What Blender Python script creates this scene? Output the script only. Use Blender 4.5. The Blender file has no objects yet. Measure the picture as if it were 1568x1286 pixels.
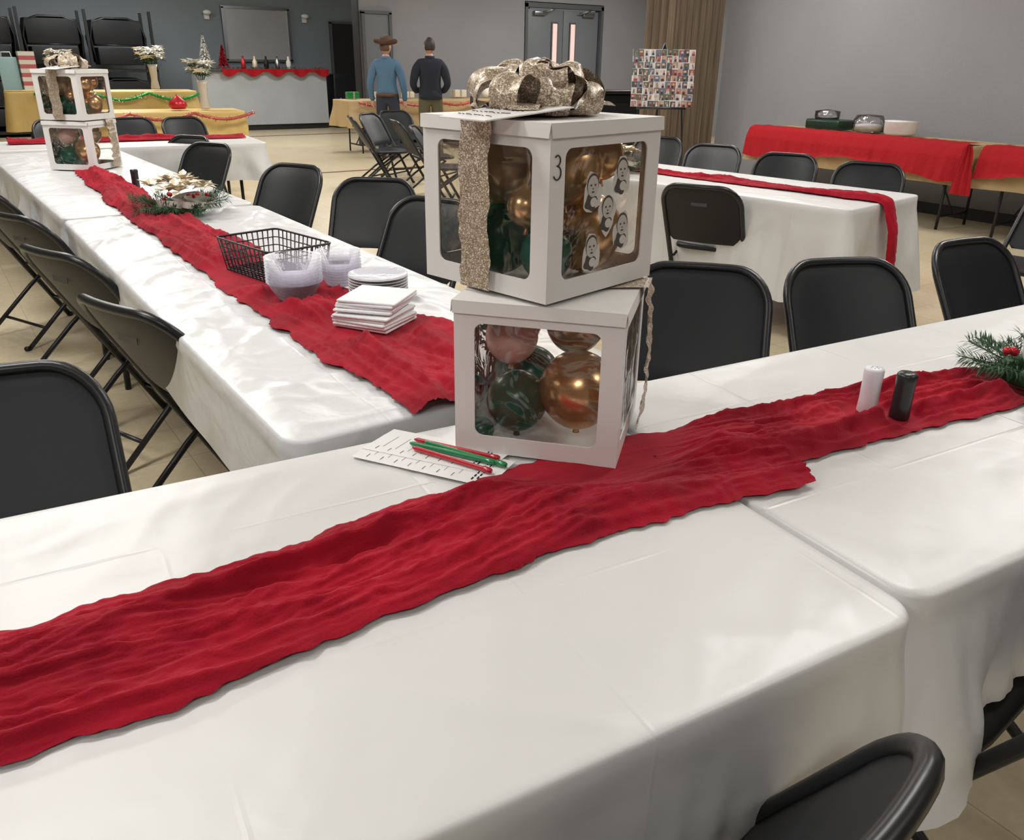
import bpy, math, random
from mathutils import Matrix, Vector, noise
random.seed(7)
pi=math.pi
scene=bpy.context.scene
scene.view_settings.view_transform='Standard'
# ------------------------------------------------------------------ camera
f=1260.0;p=math.atan(551/1260);roll=math.radians(0.86);yaw=math.radians(-34.8);H=1.42
R=Matrix.Rotation(yaw,3,'Z')@Matrix.Rotation(pi/2-p,3,'X')@Matrix.Rotation(roll,3,'Z')
cam=bpy.data.cameras.new('camera');co=bpy.data.objects.new('camera',cam);bpy.context.collection.objects.link(co)
co.matrix_world=Matrix.Translation((0,0,H))@R.to_4x4();cam.lens=36*f/1568;cam.clip_start=.02;scene.camera=co

# ------------------------------------------------------------------ materials
MATS={}
def mat(name,col,rough=.5,metal=0,bump=None,var=None,spec=.5,sheen=0,emit=None,coat=0,stretch=None):
    if name in MATS: return MATS[name]
    m=bpy.data.materials.new(name);m.use_nodes=True;nt=m.node_tree;b=nt.nodes['Principled BSDF']
    b.inputs['Base Color'].default_value=(*col,1);b.inputs['Roughness'].default_value=rough;b.inputs['Metallic'].default_value=metal
    b.inputs['Specular IOR Level'].default_value=spec
    if sheen: b.inputs['Sheen Weight'].default_value=sheen
    if coat: b.inputs['Coat Weight'].default_value=coat;b.inputs['Coat Roughness'].default_value=.1
    if emit: b.inputs['Emission Color'].default_value=(*emit[0],1);b.inputs['Emission Strength'].default_value=emit[1]
    if bump or var:
        tc=nt.nodes.new('ShaderNodeTexCoord');mp=nt.nodes.new('ShaderNodeMapping');nt.links.new(tc.outputs['Object'],mp.inputs[0])
        if stretch: mp.inputs['Scale'].default_value=stretch
    if bump:
        n=nt.nodes.new('ShaderNodeTexNoise');n.inputs['Scale'].default_value=bump[0];n.inputs['Detail'].default_value=bump[3] if len(bump)>3 else 3
        nt.links.new(mp.outputs[0],n.inputs['Vector'])
        bp=nt.nodes.new('ShaderNodeBump');bp.inputs['Strength'].default_value=bump[1];bp.inputs['Distance'].default_value=bump[2]
        nt.links.new(n.outputs[0],bp.inputs['Height']);nt.links.new(bp.outputs[0],b.inputs['Normal'])
    if var:
        n2=nt.nodes.new('ShaderNodeTexNoise');n2.inputs['Scale'].default_value=var[0];n2.inputs['Detail'].default_value=4
        nt.links.new(mp.outputs[0],n2.inputs['Vector'])
        mx=nt.nodes.new('ShaderNodeMix');mx.data_type='RGBA'
        mx.inputs[6].default_value=(*col,1);mx.inputs[7].default_value=(*var[1],1)
        rp=nt.nodes.new('ShaderNodeValToRGB');rp.color_ramp.elements[0].position=.35;rp.color_ramp.elements[1].position=.65
        nt.links.new(n2.outputs[0],rp.inputs[0]);nt.links.new(rp.outputs[0],mx.inputs[0]);nt.links.new(mx.outputs[2],b.inputs['Base Color'])
    MATS[name]=m;return m
def film(name,tint,base,rough,diffuse=False,bs=.6):
    m=bpy.data.materials.new(name);m.use_nodes=True;nt=m.node_tree;nt.nodes.clear()
    o=nt.nodes.new('ShaderNodeOutputMaterial');mx=nt.nodes.new('ShaderNodeMixShader');t=nt.nodes.new('ShaderNodeBsdfTransparent')
    if diffuse:
        g=nt.nodes.new('ShaderNodeBsdfPrincipled');g.inputs['Base Color'].default_value=(.82,.82,.86,1);g.inputs['Specular IOR Level'].default_value=1
    else: g=nt.nodes.new('ShaderNodeBsdfGlossy')
    t.inputs[0].default_value=(*tint,1);g.inputs['Roughness'].default_value=rough
    fr=nt.nodes.new('ShaderNodeFresnel');fr.inputs[0].default_value=1.35;ad=nt.nodes.new('ShaderNodeMath');ad.operation='ADD';ad.inputs[1].default_value=base
    nt.links.new(fr.outputs[0],ad.inputs[0]);nt.links.new(ad.outputs[0],mx.inputs[0]);nt.links.new(t.outputs[0],mx.inputs[1]);nt.links.new(g.outputs[0],mx.inputs[2]);nt.links.new(mx.outputs[0],o.inputs[0])
    tc=nt.nodes.new('ShaderNodeTexCoord');n=nt.nodes.new('ShaderNodeTexNoise');n.inputs['Scale'].default_value=11;n.inputs['Detail'].default_value=2
    n.inputs['Distortion'].default_value=1.4
    nt.links.new(tc.outputs['Object'],n.inputs['Vector']);bp=nt.nodes.new('ShaderNodeBump');bp.inputs['Strength'].default_value=bs;bp.inputs['Distance'].default_value=.02
    nt.links.new(n.outputs[0],bp.inputs['Height']);nt.links.new(bp.outputs[0],g.inputs['Normal'])
    MATS[name]=m;return m
def glitter():
    m=bpy.data.materials.new('champagne_glitter');m.use_nodes=True;nt=m.node_tree;b=nt.nodes['Principled BSDF']
    tc=nt.nodes.new('ShaderNodeTexCoord');v=nt.nodes.new('ShaderNodeTexVoronoi');v.inputs['Scale'].default_value=520
    nt.links.new(tc.outputs['Object'],v.inputs['Vector'])
    rp=nt.nodes.new('ShaderNodeValToRGB');rp.color_ramp.elements[0].color=(.22,.165,.115,1);rp.color_ramp.elements[1].color=(1,.91,.76,1)
    e=rp.color_ramp.elements.new(.62);e.color=(.48,.37,.27,1)
    sp=nt.nodes.new('ShaderNodeSeparateColor');nt.links.new(v.outputs['Color'],sp.inputs[0]);nt.links.new(sp.outputs[0],rp.inputs[0]);nt.links.new(rp.outputs[0],b.inputs['Base Color'])
    b.inputs['Metallic'].default_value=.35;b.inputs['Roughness'].default_value=.40
    bp=nt.nodes.new('ShaderNodeBump');bp.inputs['Strength'].default_value=.8;bp.inputs['Distance'].default_value=.002
    nt.links.new(sp.outputs[1],bp.inputs['Height']);nt.links.new(bp.outputs[0],b.inputs['Normal'])
    MATS['glitter']=m;return m
def clothmat(name,col,wr,sc,crease=1.0):
    m=bpy.data.materials.new(name);m.use_nodes=True;nt=m.node_tree;b=nt.nodes['Principled BSDF']
    b.inputs['Base Color'].default_value=(*col,1);b.inputs['Roughness'].default_value=.36;b.inputs['Specular IOR Level'].default_value=.5
    tc=nt.nodes.new('ShaderNodeTexCoord');n=nt.nodes.new('ShaderNodeTexNoise');n.inputs['Scale'].default_value=sc;n.inputs['Detail'].default_value=3;n.inputs['Distortion'].default_value=.25
    nt.links.new(tc.outputs['Object'],n.inputs['Vector'])
    sx=nt.nodes.new('ShaderNodeSeparateXYZ');nt.links.new(tc.outputs['Object'],sx.inputs[0])
    outs=[]
    for ax,per,off in ((0,.42,.07),(1,.36,.14)):
        a=nt.nodes.new('ShaderNodeMath');a.operation='ADD';a.inputs[1].default_value=off;nt.links.new(sx.outputs[ax],a.inputs[0])
        pp=nt.nodes.new('ShaderNodeMath');pp.operation='PINGPONG';pp.inputs[1].default_value=per/2;nt.links.new(a.outputs[0],pp.inputs[0])
        mr=nt.nodes.new('ShaderNodeMapRange');mr.inputs[1].default_value=0;mr.inputs[2].default_value=.005;mr.inputs[3].default_value=crease*.17;mr.inputs[4].default_value=0
        nt.links.new(pp.outputs[0],mr.inputs[0]);outs.append(mr)
    s=nt.nodes.new('ShaderNodeMath');s.operation='ADD';nt.links.new(outs[0].outputs[0],s.inputs[0]);nt.links.new(outs[1].outputs[0],s.inputs[1])
    n2=nt.nodes.new('ShaderNodeTexNoise');n2.inputs['Scale'].default_value=4;nt.links.new(tc.outputs['Object'],n2.inputs['Vector'])
    mr2=nt.nodes.new('ShaderNodeMapRange');mr2.inputs[1].default_value=.40;mr2.inputs[2].default_value=.65;nt.links.new(n2.outputs[0],mr2.inputs[0])
    ml=nt.nodes.new('ShaderNodeMath');ml.operation='MULTIPLY';nt.links.new(s.outputs[0],ml.inputs[0]);nt.links.new(mr2.outputs[0],ml.inputs[1])
    s2=nt.nodes.new('ShaderNodeMath');s2.operation='ADD';nt.links.new(ml.outputs[0],s2.inputs[0]);nt.links.new(n.outputs[0],s2.inputs[1])
    bp=nt.nodes.new('ShaderNodeBump');bp.inputs['Strength'].default_value=wr;bp.inputs['Distance'].default_value=.012
    nt.links.new(s2.outputs[0],bp.inputs['Height']);nt.links.new(bp.outputs[0],b.inputs['Normal'])
    MATS[name]=m;return m
def attrmat(name,rough=.4):
    m=bpy.data.materials.new(name);m.use_nodes=True;nt=m.node_tree;b=nt.nodes['Principled BSDF']
    a=nt.nodes.new('ShaderNodeAttribute');a.attribute_name='Col';nt.links.new(a.outputs['Color'],b.inputs['Base Color']);b.inputs['Roughness'].default_value=rough
    MATS[name]=m;return m
BLK=mat('black_plastic',(.0075,.009,.0115),.42,spec=.32,bump=(900,.2,.001))
BLKF=mat('black_metal',(.009,.010,.012),.32,spec=.45)
WHITE_CLOTH=clothmat('white_plastic_cloth',(.63,.627,.62),.6,5)
WHITE_CLOTH2=clothmat('white_plastic_cloth_wrinkled',(.62,.625,.63),.9,8,.5)
RED=mat('red_gauze',(.36,.006,.021),.85,bump=(260,.5,.002,2),var=(5,(.23,.003,.013)),spec=.15,sheen=.05)
RED2=mat('red_drape',(.33,.009,.014),.85,bump=(40,.5,.01),spec=.2)
TAN=mat('tan_plastic_cloth',(.44,.31,.15),.55,bump=(9,.4,.02))
GOLDC=mat('gold_plastic_cloth',(.60,.43,.15),.45,bump=(9,.4,.02))
PAPERW=mat('white_card',(.74,.72,.70),.5,spec=.3)
PAPER=mat('paper',(.74,.74,.73),.7)
INK=mat('ink',(.02,.02,.025),.6)
FILM=film('clear_film',(.97,.955,.93),.055,.07,bs=.8)
CLEAR=film('clear_plastic',(.90,.91,.93),.14,.12)
CLEARW=film('clear_party_plastic',(.93,.93,.95),.11,.10,diffuse=True,bs=.3)
GLIT=glitter()
GOLDB=mat('chrome_gold_balloon',(.80,.50,.25),.24,metal=.75)
GREENB=mat('green_balloon',(.012,.13,.085),.25,spec=.4)
PINKB=mat('pink_balloon',(.80,.52,.46),.28,spec=.4)
WHITEB=mat('champagne_balloon',(.68,.55,.40),.26,metal=.35)
BEIGEB=mat('beige_balloon',(.66,.50,.33),.26,metal=.45)
STEEL=mat('steel',(.35,.35,.36),.3,metal=1)
SKIN=mat('skin',(.50,.28,.20),.5)
HAIR=mat('hair',(.03,.02,.015),.6)
GREENN=mat('pine_green',(.02,.075,.025),.7)
GOLDL=mat('gold_leaf',(.78,.68,.50),.4,metal=.2)
WHITEF=mat('white_petals',(.80,.78,.72),.6)
REDG=mat('red_glitter',(.50,.02,.03),.3,metal=.3)
WOODP=mat('table_top',(.45,.42,.38),.4)

# ------------------------------------------------------------------ mesh builder
class MB:
    def __init__(s): s.v=[];s.f=[];s.m=[];s.sm=[];s.mats=[];s.col=[]
    def mi(s,m):
        if m not in s.mats: s.mats.append(m)
        return s.mats.index(m)
    def add(s,vs,fs,m,smooth=False,M=None,col=None):
        o=len(s.v);k=s.mi(m)
        for v in vs:
            v=Vector(v); s.v.append(M@v if M else v)
        for q in fs:
            s.f.append([i+o for i in q]);s.m.append(k);s.sm.append(smooth);s.col.append(col)
    def box(s,c,d,m,M=None,bev=0,col=None):
        x,y,z=[k/2 for k in d];cx,cy,cz=c
        if bev<=0:
            vs=[(cx+a*x,cy+b*y,cz+e*z) for a in(-1,1) for b in(-1,1) for e in(-1,1)]
            s.add(vs,[(0,1,3,2),(4,6,7,5),(0,4,5,1),(2,3,7,6),(0,2,6,4),(1,5,7,3)],m,M=M,col=col)
        else:
            b=min(bev,x*.9,y*.9,z*.9);n=3
            def loop(ix,zz):
                o=[]
                for (sx,sy,a0) in ((1,1,0),(-1,1,90),(-1,-1,180),(1,-1,270)):
                    for i in range(n+1):
                        a=math.radians(a0+90*i/n)
                        o.append((cx+sx*(x-b)+(b-ix)*math.cos(a),cy+sy*(y-b)+(b-ix)*math.sin(a),zz))
                return o
            rings=[]
            for i in range(n+1):
                t=pi/2*i/n; rings.append(loop(b*(1-math.sin(t)),cz-z+b*(1-math.cos(t))))
            for i in range(n+1):
                t=pi/2*(1-i/n); rings.append(loop(b*(1-math.sin(t)),cz+z-b*(1-math.cos(t))))
            s.rings(rings,m,True,M,caps=True)
    def rings(s,rs,m,smooth=True,M=None,caps=False,closed=True):
        n=len(rs[0]);vs=[v for r in rs for v in r];fs=[]
        for i in range(len(rs)-1):
            for j in range(n if closed else n-1):
                k=(j+1)%n;fs.append((i*n+j,i*n+k,(i+1)*n+k,(i+1)*n+j))
        if caps: fs.append(tuple(range(n-1,-1,-1)));fs.append(tuple((len(rs)-1)*n+j for j in range(n)))
        s.add(vs,fs,m,smooth,M)
    def tube(s,pts,r,m,seg=8,M=None,closed=False,caps=True):
        pts=[Vector(q) for q in pts];n=len(pts);rs=[];up=None
        rr=r if isinstance(r,(list,tuple)) else [r]*n
        for i,q in enumerate(pts):
            a=pts[(i-1)%n] if (closed or i>0) else q;b=pts[(i+1)%n] if (closed or i<n-1) else q
            t=(b-a).normalized()
            if up is None: up=Vector((0,0,1)) if abs(t.z)<.9 else Vector((1,0,0))
            u=(up-t*up.dot(t))
            if u.length<1e-5: u=Vector((1,0,0))-t*t.x
            u.normalize();w=t.cross(u);up=u
            rs.append([q+(u*math.cos(2*pi*j/seg)+w*math.sin(2*pi*j/seg))*rr[i] for j in range(seg)])
        if closed: rs.append(rs[0]);caps=False
        s.rings(rs,m,True,M,caps=caps)
    def lathe(s,prof,c,m,seg=24,M=None,wob=None,caps=False):
        rs=[]
        for r,z in prof:
            rs.append([(c[0]+r*(wob(2*pi*j/seg,z) if wob else 1)*math.cos(2*pi*j/seg),c[1]+r*(wob(2*pi*j/seg,z) if wob else 1)*math.sin(2*pi*j/seg),c[2]+z) for j in range(seg)])
        s.rings(rs,m,True,M,caps=caps)
    def ell(s,c,r,m,seg=20,M=None,fn=None):
        rs=[];n=seg//2
        if not isinstance(r,(tuple,list)): r=(r,r,r)
        for i in range(n+1):
            t=pi*(i+.02*(i==0)-.02*(i==n))/n
            rg=[]
            for j in range(seg):
                a=2*pi*j/seg;d=Vector((math.sin(t)*math.cos(a),math.sin(t)*math.sin(a),-math.cos(t)))
                if fn: d=fn(d)
                rg.append((c[0]+d.x*r[0],c[1]+d.y*r[1],c[2]+d.z*r[2]))
            rs.append(rg)
        s.rings(rs,m,True,M,caps=True)
    def grid(s,fn,nu,nv,m,M=None,smooth=True,col=None):
        vs=[fn(i/nu,j/nv) for i in range(nu+1) for j in range(nv+1)]
        fs=[(i*(nv+1)+j,(i+1)*(nv+1)+j,(i+1)*(nv+1)+j+1,i*(nv+1)+j+1) for i in range(nu) for j in range(nv)]
        s.add(vs,fs,m,smooth,M,col=col)
    def leaf(s,b,d,n,L,W,m,fold=.25):
        b=Vector(b);d=Vector(d).normalized();n=Vector(n);sd=d.cross(n)
        if sd.length<1e-4: sd=d.cross(Vector((1,.3,.2)))
        sd.normalize();n=sd.cross(d)
        s.add([b,b+d*L*.5+sd*W/2+n*W*fold,b+d*L-n*L*.12,b+d*L*.5-sd*W/2+n*W*fold,b+d*L*.5],[(0,1,4),(1,2,4),(0,4,3),(4,2,3)],m)
    def make(s,name,loc=(0,0,0),rz=0,parent=None):
        me=bpy.data.meshes.new(name);me.from_pydata([tuple(v) for v in s.v],[],s.f);
        for m in s.mats: me.materials.append(m)
        me.polygons.foreach_set('material_index',s.m);me.polygons.foreach_set('use_smooth',s.sm)
        if any(c for c in s.col):
            ca=me.color_attributes.new('Col','FLOAT_COLOR','CORNER')
            for pl in me.polygons:
                c=s.col[pl.index] or (1,1,1)
                for li in pl.loop_indices: ca.data[li].color=(*c,1)
        me.validate();me.update()
        return inst(name,me,loc,rz)
def inst(name,me,loc=(0,0,0),rz=0,sc=None):
    o=bpy.data.objects.new(name,me);bpy.context.collection.objects.link(o);o.location=loc;o.rotation_euler=(0,0,rz)
    if sc: o.scale=sc
    return o
def N(x,y,z=0): return noise.noise(Vector((x,y,z)))

# ------------------------------------------------------------------ room shell
def tilefloor():
    m=bpy.data.materials.new('vinyl_floor');m.use_nodes=True;nt=m.node_tree;b=nt.nodes['Principled BSDF'];b.inputs['Roughness'].default_value=.28
    tc=nt.nodes.new('ShaderNodeTexCoord');br=nt.nodes.new('ShaderNodeTexBrick');br.offset=0;br.inputs['Scale'].default_value=1
    br.inputs['Brick Width'].default_value=.305;br.inputs['Row Height'].default_value=.305;br.inputs['Mortar Size'].default_value=.002
    br.inputs['Color1'].default_value=(.64,.54,.36,1);br.inputs['Color2'].default_value=(.68,.58,.40,1);br.inputs['Mortar'].default_value=(.42,.35,.23,1)
    nt.links.new(tc.outputs['Object'],br.inputs['Vector'])
    n=nt.nodes.new('ShaderNodeTexNoise');n.inputs['Scale'].default_value=30;nt.links.new(tc.outputs['Object'],n.inputs['Vector'])
    mx=nt.nodes.new('ShaderNodeMix');mx.data_type='RGBA';mx.blend_type='MULTIPLY';mx.inputs[0].default_value=.25
    nt.links.new(br.outputs[0],mx.inputs[6]);nt.links.new(n.outputs[0],mx.inputs[7]);nt.links.new(mx.outputs[2],b.inputs['Base Color']);return m
FLOOR=tilefloor()
WALL=mat('grey_wall_paint',(.27,.27,.285),.7,bump=(60,.15,.01),var=(1.2,(.25,.252,.27)))
WALLD=mat('slate_wall_paint',(.20,.235,.265),.7,bump=(60,.15,.01))
CEIL=mat('ceiling_tile',(.6,.6,.58),.9)
BASE=mat('black_vinyl_base',(.012,.012,.013),.5)
STRIPE=mat('dark_red_tile',(.12,.02,.02),.35)
def wall(name,a,b,m=WALL):
    mb=MB();mb.box([(a[i]+b[i])/2 for i in range(3)],[abs(b[i]-a[i]) for i in range(3)],m);return mb.make(name)
ZC=3.3
wall('floor',(-5,-4,-.1),(14,20.2,0),FLOOR)
wall('ceiling',(-5,-4,ZC),(14,20.2,ZC+.1),CEIL)
wall('wall_right',(8.62,-4,0),(8.8,7.85,ZC))
wall('wall_left',(-5.1,-4,0),(-5,20.2,ZC))
wall('wall_rear',(-5,-4.1,0),(8.62,-4,ZC))
wall('wall_back',(-5,19.6,0),(14,19.8,ZC),WALLD)
wall('wall_far_right',(13.8,7.85,0),(14,14,ZC))
wall('wall_partition_side',(8.8,7.7,0),(13.8,7.85,ZC))
wall('baseboard_right',(8.6,-4,0),(8.62,7.85,.11),BASE)
wall('baseboard_back',(-5,19.57,0),(8.2,19.6,.11),BASE)
wall('wall_hall_left',(6.5,14.0,0),(9.88,14.2,ZC));wall('wall_hall_right',(11.80,14.0,0),(14,14.2,ZC));wall('wall_hall_header',(9.88,14.0,2.43),(11.80,14.2,ZC))
wall('baseboard_hall_left',(7.1,13.97,0),(9.88,14.0,.11),BASE);wall('baseboard_hall_right',(11.8,13.97,0),(13.8,14.0,.11),BASE)
wall('trim_corner',(6.47,13.98,0),(6.5,14.2,ZC),BASE)
mb=MB()
mb.box((4.2,10.85,.002),(7.6,.07,.003),STRIPE);mb.box((5.5,16.6,.002),(4,.09,.003),STRIPE);mb.box((8.0,13,.002),(.09,4,.003),STRIPE)
mb.make('floor_stripe')
DOOR=mat('grey_door_paint',(.15,.165,.18),.45);FRAME=mat('door_frame_paint',(.085,.09,.10),.5)
GLOW=mat('corridor_light_glass',(.7,.55,.52),.3,emit=((1,.66,.60),.45))
mb=MB();X0,X1=9.89,11.79
for x in (X0+.03,X1-.03): mb.box((x,14.08,1.2),(.06,.2,2.4),FRAME)
mb.box(((X0+X1)/2,14.08,2.375),(X1-X0,.2,.08),FRAME)
for k in (0,1):
    cx=X0+.07+.44+k*.88
    w=.868;gx=cx+(.22 if k==0 else -.22)
    mb.box((cx,14.08,1.16),(w,.05,2.3),DOOR,bev=.006)
    mb.box((gx,14.045,1.45),(.15,.03,1.3),FRAME);mb.box((gx,14.025,1.45),(.10,.012,1.24),GLOW)
    mb.box((cx,14.01,1.02),(.7,.04,.05),STEEL,bev=.01);mb.box((cx-.33,14.03,1.02),(.05,.07,.07),STEEL);mb.box((cx+.33,14.03,1.02),(.05,.07,.07),STEEL)
    mb.box((cx+(-.15 if k==0 else .15),14.02,2.24),(.28,.07,.07),STEEL,bev=.01)
    mb.tube([(cx-.1,13.99,2.26),(cx+.05,13.88,2.30),(cx+.2,14.0,2.33)],.012,STEEL)
mb.make('door_1')
def sdoor(name,x0,x1,y,h,dark=False):
    mb=MB();cx=(x0+x1)/2
    for x in (x0,x1): mb.box((x,y,h/2),(.05,.07,h),FRAME)
    mb.box((cx,y,h),(x1-x0+.05,.07,.05),FRAME)
    mb.box((cx,y+.01,h/2),(x1-x0-.05,.03,h-.04),BASE if dark else DOOR)
    if not dark: mb.ell((x0+.08,y-.05,1.0),.025,STEEL,seg=10)
    return mb.make(name)
sdoor('door_2',6.55,7.05,13.955,2.12)
sdoor('dark_hall_opening',8.36,9.15,19.55,2.15,True)  # open hall doorway: its inner shade is painted as a black panel
REFLG=mat('window_reflection_grey',(.40,.42,.43),.25,metal=.3,bump=(3,.1,.02),var=(.8,(.48,.49,.49)))  # bright grey painted in for the reflection seen in the window panel
mb=MB();mb.box((6.65,19.565,1.85),(1.40,.05,1.0),REFLG)
for x in (5.93,7.37): mb.box((x,19.55,1.85),(.05,.08,1.05),STEEL)
for z in (1.33,2.37): mb.box((6.65,19.55,z),(1.5,.08,.05),STEEL)
mb.make('window_1')
LW=mat('lamp_white',(.8,.8,.78),.3)
for x in (7.75,5.6):
    mb=MB();mb.box((x,19.57,2.2),(.10,.04,.16),PAPERW);mb.ell((x,19.5,2.25),(.09,.07,.05),LW,seg=12);mb.make('wall_lamp')
PART=mat('partition_vinyl',(.15,.105,.062),.55,bump=(2,.3,.02),stretch=(30,30,.6),var=(3,(.085,.058,.034)))
mb=MB();pts=[]
n_=9
for i in range(n_): pts.append((7.66,8.34-i*.5/(n_-1)) if i%2 else (7.71,8.34-i*.5/(n_-1)))
x=7.72;i=0
while x<8.60:
    pts.append((x,7.84+(.0 if i%2 else .07)));x+=.055;i+=1
def pf(u,v):
    k=min(int(u*(len(pts)-1)+.5),len(pts)-1);return (pts[k][0],pts[k][1],v*(ZC-.02)+.01)
mb.grid(pf,len(pts)-1,1,PART,smooth=False);mb.box((8.16,8.14,ZC/2),(.86,.40,ZC-.02),PART)
mb.make('folding_partition')

# ------------------------------------------------------------------ folding chairs
def chair_mesh():
    mb=MB();W=.225;Ht=.80;rc=.11
    def line(z): return .21-(.47/.80)*z
    def bulge(x): return -.035*(1-min(1,(x/W)**2))
    path=[(-W,line(z),z) for z in (0,.2,.4,.6,Ht-rc)]
    for i in range(1,8):
        a=pi/2*i/8;path.append((-W+rc*(1-math.cos(a)),0,Ht-rc+rc*math.sin(a)))
    for i in range(0,9): 
        path.append((-(W-rc)+2*(W-rc)*i/8,0,Ht))
    for i in range(1,8):
        a=pi/2*(1-i/8);path.append((W-rc*(1-math.cos(a)),0,Ht-rc+rc*math.sin(a)))
    path+= [(W,line(z),z) for z in (Ht-rc,.6,.4,.2,0)]
    path=[(x,line(z)+(bulge(x) if z>.45 else 0),z) for x,_,z in path]
    mb.tube(path,.0145,BLKF,10)
    z0,z1=.46,Ht-.002
    for side in (0,1):
        def fn(u,v,side=side):
            z=z0+(z1-z0)*v; hw=W-.006
            if z>Ht-rc: hw=(W-rc)+math.sqrt(max(0,rc*rc-(z-(Ht-rc))**2))-.003
            if v<.12: hw-=.03*(1-v/.12)**2
            x=(u*2-1)*hw
            th=.012*(1-(2*u-1)**6)*(1-(2*v-1)**8)
            return (x,line(z)+bulge(x)+(th if side else -th),z)
        mb.grid(fn,16,14,BLK)
    rs=[]
    for (ins,z) in ((.02,.405),(.004,.410),(0,.422),(.004,.432),(.03,.432),(.09,.427),(.15,.423)):
        rg=[];a,b=.205-ins,.205-ins
        for j in range(32):
            t=2*pi*j/32;c,s=math.cos(t),math.sin(t);e=.35
            rg.append((a*math.copysign(abs(c)**e,c),.16+b*math.copysign(abs(s)**e,s),z+.01*b*s))
        rs.append(rg)
    mb.rings(rs,BLK,True,caps=True)
    for sx in (-1,1):
        mb.tube([(sx*.195,.24,.39),(sx*.195,.0,.23),(sx*.195,-.29,.0)],.0115,BLKF,8)
        mb.tube([(sx*.205,line(.35),.35),(sx*.205,.20,.405)],.008,BLKF,6)
        mb.ell((sx*.195,-.29,.012),(.018,.018,.013),BLK,seg=8);mb.ell((sx*W,.21,.012),(.02,.02,.013),BLK,seg=8)
    mb.tube([(-.195,-.17,.093),(.195,-.17,.093)],.009,BLKF,6)
    mb.tube([(-W,line(.14),.14),(W,line(.14),.14)],.009,BLKF,6)
    mb.tube([(-.2,.24,.39),(.2,.24,.39)],.009,BLKF,6)
    mb.box((0,line(.70)-.0505,.70),(.09,.002,.02),mat('chair_label',(.06,.06,.065),.4))
    return mb.make('folding_chair')
ch0=chair_mesh();CH=ch0.data;first=True
def chair(px,py,dx,dy):
    global first
    l=math.hypot(dx,dy);dx/=l;dy/=l
    loc=(px+.27*dx,py+.27*dy,0);rz=math.atan2(-dx,dy)
    if first: ch0.location=loc;ch0.rotation_euler=(0,0,rz);first=False
    else: inst('folding_chair',CH,loc,rz)
for c in [(2.04,1.86,-.72,-.70),(2.52,1.66,-.40,-.92),(3.24,1.62,-.12,-1),
          (.00,1.95,-.10,-1),(.345,2.38,.93,.36),(.29,3.2,.93,.38),(.25,4.05,.92,.38),(.18,4.95,.9,.4),
          (1.90,5.12,-.85,-.5),(2.05,4.30,-.65,-.75),(1.98,3.52,-.9,-.45),
          (1.88,7.42,-.85,-.5),(1.84,6.72,-.85,-.5),
          (4.15,9.3,.9,-.3),(4.55,9.7,.5,-.8),(4.1,7.7,.7,-.5),(5.1,10.1,0,-1),(4.3,8.5,.9,-.2),
          (5.50,5.65,-.9,-.45),(5.38,4.88,-.9,-.45),(5.34,4.12,-.9,-.45),(5.36,3.44,-.9,-.45),
          (3.48,3.24,.90,.43),(3.25,4.3,1,.1),(5.3,2.1,-1,0),
          (.535,.255,-.08,1),(1.36,.17,-.1,1),
          (1.9,9.9,0,-1),(2.4,9.8,.1,-1),(1.2,9.9,0,-1)]:
    chair(*c)

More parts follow.
